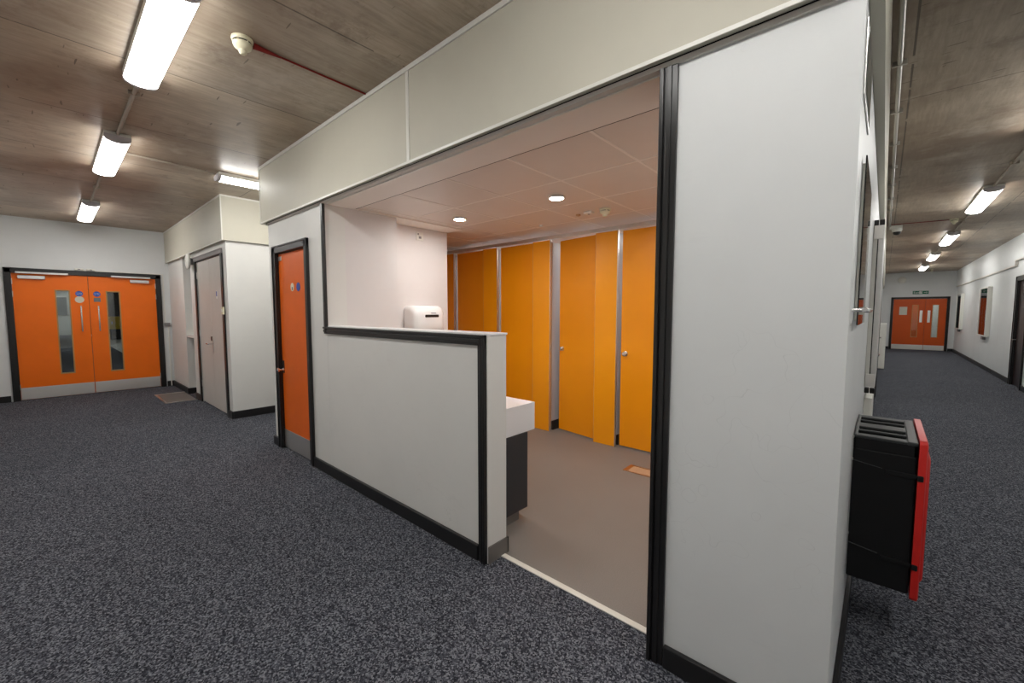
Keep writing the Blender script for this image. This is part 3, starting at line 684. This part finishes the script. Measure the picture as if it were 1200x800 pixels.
# fire bells
def bell(name, F, label):
    o = F @ Vector((0, 0, 0))
    t = thing(name, o, label, 'fire bell', 'round fire bells')
    MB(F).box(-.05, .05, .001, .05, -.05, .05, .004).build('mounting_plate', M['greyplastic'], t)
    MB(F).lathe([(0, .05), (.118, .05), (.125, .06), (.118, .078), (.075, .09), (.02, .094), (0, .094)], (0, 0, 0), (0, 1, 0)).build('gong', M['whitemetal'], t, smooth=True)
    MB(F).lathe([(0, .094), (.012, .094), (.010, .102), (0, .103)], (0, 0, 0), (0, 1, 0)).build('centre_bolt', M['steel'], t, smooth=True)
bell('fire_bell', frame((-8.29, WY - .0, 2.235), (1, 0, 0), (0, -1, 0)), 'round white fire bell between the recess and the grey doors')
bell('fire_bell', frame((.46, EY, 2.66), (1, 0, 0), (0, -1, 0)), 'round white fire bell high on the far end wall')

# door_3: narrow orange door
t = thing('door_3', (-4.3, WY, 0), 'narrow orange door with black frame in the front wall', 'door', kind='structure')
door_frame(F, OD0, OD1, ODT, .052, t, jamb=.10)
lf = MB(F).box(OD0 + .024, OD1 - .024, -.058, -.014, .012, ODT - .026, .002).build('door_leaf', M['orange2'], t)
MB(F).box(OD0 + .027, OD1 - .027, -.014, -.011, .014, .205, .001).build('kick_plate', M['steel'], lf)
MB(F).box(OD0 + .022, OD1 - .022, -.10, -.06, .0, ODT - .02).build('door_stop', M['grout'], t)
MB(F).box(OD0 + .035, OD0 + .075, -.014, -.008, .80, .93, .003).build('handle_plate', M['black'], lf)
MB(F).lathe([(0, 0), (.022, 0), (.022, .008), (.01, .012), (.01, .04), (.024, .046), (.024, .06), (0, .064)], (OD0 + .055, -.012, .835), (0, 1, 0)).build('knob', M['chrome'], lf, smooth=True)
MB(F).box(OD0 + .03, OD0 + .11, -.014, -.006, 1.95, 1.995, .004).build('top_latch', M['alu'], lf)
disc(MB(F), -4.325, 1.675, .04, -.014, -.011).build('round_sign', M['pale'], lf)
MB(F).box(-4.332, -4.318, -.011, -.0103, 1.645, 1.675).build('padlock_mark', M['grout'], lf)
disc(MB(F), -4.18, 1.672, .042, -.014, -.011).build('round_blue_sign', M['blue'], lf)
for z in (.35, 1.6, 1.85): MB(F).cyl((OD1 - .022, -.006, z - .045), (OD1 - .022, -.006, z + .045), .008).build('hinge', M['steel'], lf)

# door_4: far double doors, right corridor
F = frame((0, EY, 0), (1, 0, 0), (0, -1, 0))
t = thing('door_4', (.98, EY, 0), 'unequal orange double doors at the far end of the right corridor', 'double door', kind='structure')
door_frame(F, RD0, RD1, RDT, .055, t)
mid = 1.15
for a, b, hole, s in ((RD0 + .022, mid - .003, (.80, .955, .49, 1.70), -1), (mid + .003, RD1 - .022, (1.345, 1.50, .50, 1.70), 1)):
    lf = leaf_with_hole(F, a, b, .012, RDT - .024, -.062, -.012, hole, 'orange3', t)
    MB(F).box(a + .003, b - .003, -.012, -.009, .014, .195, .001).build('kick_plate', M['steel'], lf)
    p0 = 1.005 if s < 0 else 1.215
    MB(F).box(p0, p0 + .075, -.012, -.008, 1.05, 1.50, .003).build('push_plate', M['steel'], lf)
    if s < 0: MB(F).box(.435, .655, -.012, -.010, 1.33, 1.64).build('notice_sheet', M['paper'], lf)
lo = thing('door_5', (1.0, 24.4, 0), 'orange inner lobby door seen through the far left pane', 'door', kind='structure')
MB().box(.55, 1.25, 24.33, 24.39, .01, 2.0, .003).build('door_leaf', M['orange2'], lo)
MB().box(1.14, 1.2, 24.31, 24.33, .95, 1.2, .003).build('handle_plate', M['steel'], lo)
MB().box(.49, .55, 24.34, 24.399, 0, 2.06).box(1.25, 1.31, 24.34, 24.399, 0, 2.06).box(.55, 1.25, 24.34, 24.399, 2.0, 2.06).build('door_frame', M['black'], lo)

# exit sign
t = thing('exit_sign', (.99, EY, 2.11), 'small green exit sign with running figure and arrow above the far doors', 'exit sign')
MB(F).box(.775, 1.205, .001, .016, 2.115, 2.235, .003).build('sign_board', M['green'], t)
text('Exit', 'lettering', .10, (.875, EY - .0165, 2.172), (math.pi / 2, 0, 0), M['white'], t)
p = MB(F)
p.box(.955, 1.035, .016, .0165, 2.13, 2.22).build('pictogram_panel', M['white'], t)
p = MB(F).lathe([(0, 0), (.010, 0), (.010, .0008), (0, .0008)], (1.003, .0166, 2.207), (0, 1, 0))
for a, b, w in (((1.0, 2.196), (.990, 2.168), .007), ((.990, 2.168), (1.012, 2.155), .006), ((1.012, 2.155), (1.006, 2.136), .005), ((.990, 2.168), (.978, 2.150), .006), ((.978, 2.150), (.962, 2.146), .005),
                ((1.0, 2.192), (1.020, 2.180), .004), ((1.0, 2.192), (.978, 2.184), .004)):
    d = Vector((b[0] - a[0], 0, b[1] - a[1])); n = Vector((-d.z, 0, d.x)).normalized() * w / 2
    A, B = Vector((a[0], .0166, a[1])), Vector((b[0], .0166, b[1])); up = Vector((0, .0008, 0))
    p.sweep(None, [[A - n, A + n, A + n + up, A - n + up], [B - n, B + n, B + n + up, B - n + up]])
p.build('running_figure', M['green'], t)
p = MB(F).box(1.075, 1.15, .0162, .017, 2.168, 2.182)
for sz in (1, -1): p.sweep(None, [[Vector((1.135, .0162, 2.175 + sz * .030)), Vector((1.150, .0162, 2.175 + sz * .030)), Vector((1.150, .017, 2.175 + sz * .030)), Vector((1.135, .017, 2.175 + sz * .030))],
                                  [Vector((1.168, .0162, 2.175)), Vector((1.183, .0162, 2.175)), Vector((1.183, .017, 2.175)), Vector((1.168, .017, 2.175))]])
p.build('arrow', M['white'], t)

# door_6: dark door on the right-hand wall
F = frame((RW, 0, 0), (0, 1, 0), (-1, 0, 0))
t = thing('door_6', (RW, 12.3, 0), 'dark brown-black door on the right-hand wall at the photo edge', 'door', kind='structure')
door_frame(F, 11.9, 12.72, 2.06, .075, t)
lf = MB(F).box(11.925, 12.695, -.07, -.02, .012, 2.035, .002).build('door_leaf', M['maroon'], t)
MB(F).cyl((12.60, -.02, .90), (12.60, .045, .90), .010).cyl((12.60, .045, .90), (12.46, .045, .90), .010, bev=.003).build('lever_handle', M['chrome'], lf, smooth=True)
tag(MB(F).box(12.80, 12.86, .008, .022, .80, .95, .003).build('call_point_plate', M['sgrey'], loc=(RW, 12.83, .8)), 'small grey plate on the wall beside the dark door', 'wall plate')

# notice cases on right-hand wall
def notice_case(u0, u1, z0, z1, label):
    t = thing('notice_case', (RW, (u0 + u1) / 2, z0), label, 'notice case', 'glazed notice cases on the right-hand wall')
    e = .03; d = .085
    m = MB(F).box(u0, u0 + e, .001, d, z0, z1, .003).box(u1 - e, u1, .001, d, z0, z1, .003).box(u0 + e, u1 - e, .001, d, z0, z0 + e, .003).box(u0 + e, u1 - e, .001, d, z1 - e, z1, .003)
    m.build('case_frame', M['trim'], t)
    b = MB(F).box(u0 + e, u1 - e, .001, .02, z0 + e, z1 - e).build('poster', M['poster'], t)
    um = (u0 + u1) / 2; W_ = u1 - u0
    MB(F).box(um - W_ * .26, um + W_ * .18, .02, .022, z0 + .26, z1 - .30).build('pale_column', M['posterpale'], b)
    m = MB(F).sweep(None, [[(um + W_ * .28 * math.cos(a), .0215, z1 - .34 + .16 * math.sin(a)), (um + W_ * .20 * math.cos(a), .0215, z1 - .34 + .10 * math.sin(a)),
                            (um + W_ * .20 * math.cos(a), .0235, z1 - .34 + .10 * math.sin(a)), (um + W_ * .28 * math.cos(a), .0235, z1 - .34 + .16 * math.sin(a))] for a in [math.pi * q / 12 for q in range(13)]])
    m.build('blue_arch', M['posterblue'], b)
    MB(F).box(u0 + e, u1 - e, .068, .072, z0 + e, z1 - e).build('glass_front', M['glass'], t)
    MB(F).box(um - .1, um + .12, .001, .06, z0 - .09, z0 - .002, .004).build('lower_shelf', M['greyplastic'], t)
notice_case(15.3, 16.45, .83, 2.06, 'nearer red poster case on the right-hand wall')
notice_case(20.0, 21.1, .87, 2.05, 'farther red poster case on the right-hand wall')

# ---------------------------------------------------------------- left wall of the right corridor
F = frame((RX, 0, 0), (0, 1, 0), (1, 0, 0))
t = thing('glass_notice_panel', (RX, 2.05, 1.4), 'reflective acrylic notice panel on the pier side above the bin', 'notice panel')
MB(F).box(1.84, 2.46, .009, .013, 1.385, 1.95, .001).build('acrylic_sheet', M['gloglass'], t)
MB(F).box(1.86, 2.44, .001, .008, 1.40, 1.93, .001).build('mounting_board', M['trim'], t)
t = thing('chrome_rail', (RX, 1.9, 1.435), 'short chrome rod standing off the pier side', 'rail')
MB(F).cyl((1.66, .034, 1.437), (2.35, .034, 1.437), .008, bev=.002).build('rod', M['chrome'], t, smooth=True)
for u in (1.70, 2.22): MB(F).cyl((u, .014 if u > 2 else .001, 1.437), (u, .034, 1.437), .006).build('bracket', M['chrome'], t)
t = thing('glazed_plaque', (RX, 1.85, 2.1), 'narrow dark glazed plaque high on the pier side', 'plaque')
MB(F).box(1.66, 2.05, .001, .005, 2.08, 2.30, .001).build('plaque_frame', M['alu'], t)
MB(F).box(1.68, 2.03, .005, .0065, 2.10, 2.28).build('plaque_face', M['gloglass'], t)
# lockable case
t = thing('display_cabinet', (RX, 4.2, .88), 'slim aluminium display cabinet on the left wall beyond the bin', 'display cabinet')
MB(F).box(3.68, 4.85, .001, .023, .93, 2.0, .002).build('cabinet_body', M['trim'], t)
MB(F).box(3.67, 4.86, .028, .055, .93, 2.0, .003).build('cabinet_door', M['alu'], t)
MB(F).box(3.69, 4.84, .023, .0275, .94, 1.99).build('door_seal', M['grout'], t)
for z in (.885, 2.0):
    MB(F).box(3.67, 3.72, .002, .026, z, z + .035, .003).box(3.67, 3.72, .029, .055, z, z + .035, .003).build('corner_fitting', M['black'], t)
    MB(F).box(3.665, 3.68, .004, .053, z - (.09 if z > 1 else -.046), z - (.001 if z > 1 else -.13), .002).build('hinge_plate', M['steel'], t)
tag(MB(F).box(3.75, 4.7, .001, .045, .35, .84, .004).build('panel_heater', M['trim'], loc=(RX, 4.2, .35)), 'white panel heater below the display cabinet', 'heater')
for n_, (u0, u1) in enumerate(((5.45, 6.35), (9.3, 10.2))):
    t = thing('door_%d' % (7 + n_), (RX, (u0 + u1) / 2, 0), ('nearer', 'farther')[n_] + ' black-framed door seen edge-on in the left wall of the right corridor', 'door', kind='structure')
    MB(F).box(u0 - .07, u0, .001, .035, 0, 2.12, .004).box(u1, u1 + .07, .001, .035, 0, 2.12, .004).box(u0, u1, .001, .035, 2.05, 2.12, .004).build('door_frame', M['black'], t)
    MB(F).box(u0, u1, .001, .012, .01, 2.05).build('door_leaf', M['trim'], t)
    MB(F).box(u0 + .06, u0 + .1, .012, .018, .9, 1.1, .002).cyl((u0 + .08, .015, 1.0), (u0 + .08, .06, 1.0), .009).cyl((u0 + .08, .055, 1.0), (u0 + .2, .055, 1.0), .009).build('lever_handle', M['chrome'], t)
tag(MB(F).box(13.9, 14.5, .02, .14, .02, 1.15, .006).build('pipe_casing', M['trim'], loc=(RX, 14.2, 0)), 'white boxed casing on the left wall far down the right corridor', 'pipe casing')

# ---------------------------------------------------------------- wall bin
bx0, bx1, by0, by1, bz0, bz1 = RX + .004, .130, 2.35, 2.83, .245, .895
t = thing('recycling_bin', (.02, 2.59, bz0), 'black wall-hung bin with slotted top and red front panel', 'bin')
MB().box(bx0, bx1, by0, by1, bz0, bz1 - .06, .006).box(bx0, bx1, by0, by0 + .012, bz1 - .062, bz1 - .012, .003).box(bx0, bx1, by1 - .012, by1, bz1 - .062, bz1 - .012, .003)\
    .box(bx1 - .012, bx1, by0, by1, bz1 - .062, bz1 - .012, .003).box(bx0, bx0 + .01, by0, by1, bz1 - .062, bz1 - .012, .002).build('bin_body', M['binblack'], t)
m = MB().box(bx1 - .032, bx1 + .002, by0 - .002, by1 + .002, bz1 - .016, bz1, .004).box(bx0, bx0 + .012, by0, by1, bz1 - .016, bz1, .003)
for a, b in ((by0 - .002, by0 + .05), (by0 + .115, by0 + .135), (by0 + .195, by0 + .285), (by0 + .345, by0 + .36), (by0 + .425, by1 + .002)):
    m.box(bx0, bx1 - .03, a, b, bz1 - .014, bz1 - .002, .004)
m.build('slotted_lid', M['bingrey'], t)
for a in (by0 + .055, by0 + .14, by0 + .29, by0 + .365): MB().box(bx0 + .012, bx1 - .034, a, a + .006, bz1 - .05, bz1 - .016).build('slot_divider', M['binblack'], t)
MB().box(RX + .0005, RX + .004, by0 - .004, by0 + .02, bz0 + .05, bz1 - .02).build('mounting_bracket', M['alu'], t)
# red front: a dished tray shape, thicker in the middle
def red_ring(x, y0, y1, z0, z1, r=.02):
    pts = []
    for cy, cz_, a0 in ((y1 - r, z1 - r, 0), (y0 + r, z1 - r, 90), (y0 + r, z0 + r, 180), (y1 - r, z0 + r, 270)):
        for q in range(5):
            a = math.radians(a0 + q * 22.5); pts.append((x, cy + r * math.cos(a), cz_ + r * math.sin(a)))
    return pts
rp = MB().sweep(None, [red_ring(bx1 + .004, by0 - .012, by1 + .012, bz0 - .018, bz1 + .012), red_ring(bx1 + .026, by0 - .012, by1 + .012, bz0 - .018, bz1 + .012), red_ring(bx1 + .030, by0 - .006, by1 + .006, bz0 - .010, bz1 + .004)])\
    .sweep(None, [red_ring(bx1 + .029, by0 + .0, by1 - .0, bz0 + .055, bz1 - .035), red_ring(bx1 + .040, by0 + .012, by1 - .012, bz0 + .07, bz1 - .06)]).build('front_panel', M['red'], t, smooth=True)
for z in (.752, .375):
    MB().box(bx0 + .11, bx1 + .004, by0 - .006, by0 + .001, z - .008, z + .010, .002).box(bx1 + .002, bx1 + .022, by0 - .018, by0 + .004, z - .012, z + .012, .004).build('clip', M['binblack'], t)
    MB().cyl((bx0 + .002, by0 - .002, z + .028), (bx0 + .10, by0 - .002, z + .012), .0016).build('wire_hinge', M['bingrey'], t)
for z in (bz1 - .01, bz1 - .11, bz1 - .45): MB().cyl((RX + .001, by0 - .006, z), (RX + .006, by0 - .006, z), .006).build('fixing_screw', M['alu'], t)

# ---------------------------------------------------------------- things seen through the glazed doors
t = thing('yellow_cupboard', (-30, 2.5, 0), 'yellow cupboard seen through the right pane of the left doors', 'cupboard')
MB().box(-30.3, -29.8, 2.12, 2.62, .55, 1.2, .01).build('cupboard_body', M['yellow'], t)
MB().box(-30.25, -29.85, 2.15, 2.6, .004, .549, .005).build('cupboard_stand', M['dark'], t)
MB().box(-29.80, -29.79, 2.2, 2.24, .8, .95, .002).build('handle', M['steel'], t)
t = thing('notice_board', (-37.9, .7, 1.5), 'grey notice board seen through the left pane', 'notice board')
MB().box(-37.999, -37.96, .35, .9, 1.2, 2.4, .01).build('board_frame', M['alu'], t)
MB().box(-37.96, -37.95, .4, .85, 1.25, 2.35).build('board_face', M['sgrey'], t)

# ---------------------------------------------------------------- render settings
sc = bpy.context.scene
w = bpy.data.worlds.new('world'); sc.world = w; w.use_nodes = True
w.node_tree.nodes['Background'].inputs[0].default_value = (.05, .05, .05, 1)
sc.view_settings.view_transform = 'Standard'; sc.view_settings.look = 'None'; sc.view_settings.gamma = 1
sc.view_settings.use_curve_mapping = False; sc.view_settings.exposure = 1.37
sc.cycles.use_denoising = True
sc.cycles.max_bounces = 10; sc.cycles.diffuse_bounces = 6; sc.cycles.glossy_bounces = 4; sc.cycles.transparent_max_bounces = 12
sc.cycles.sample_clamp_indirect = 6.0
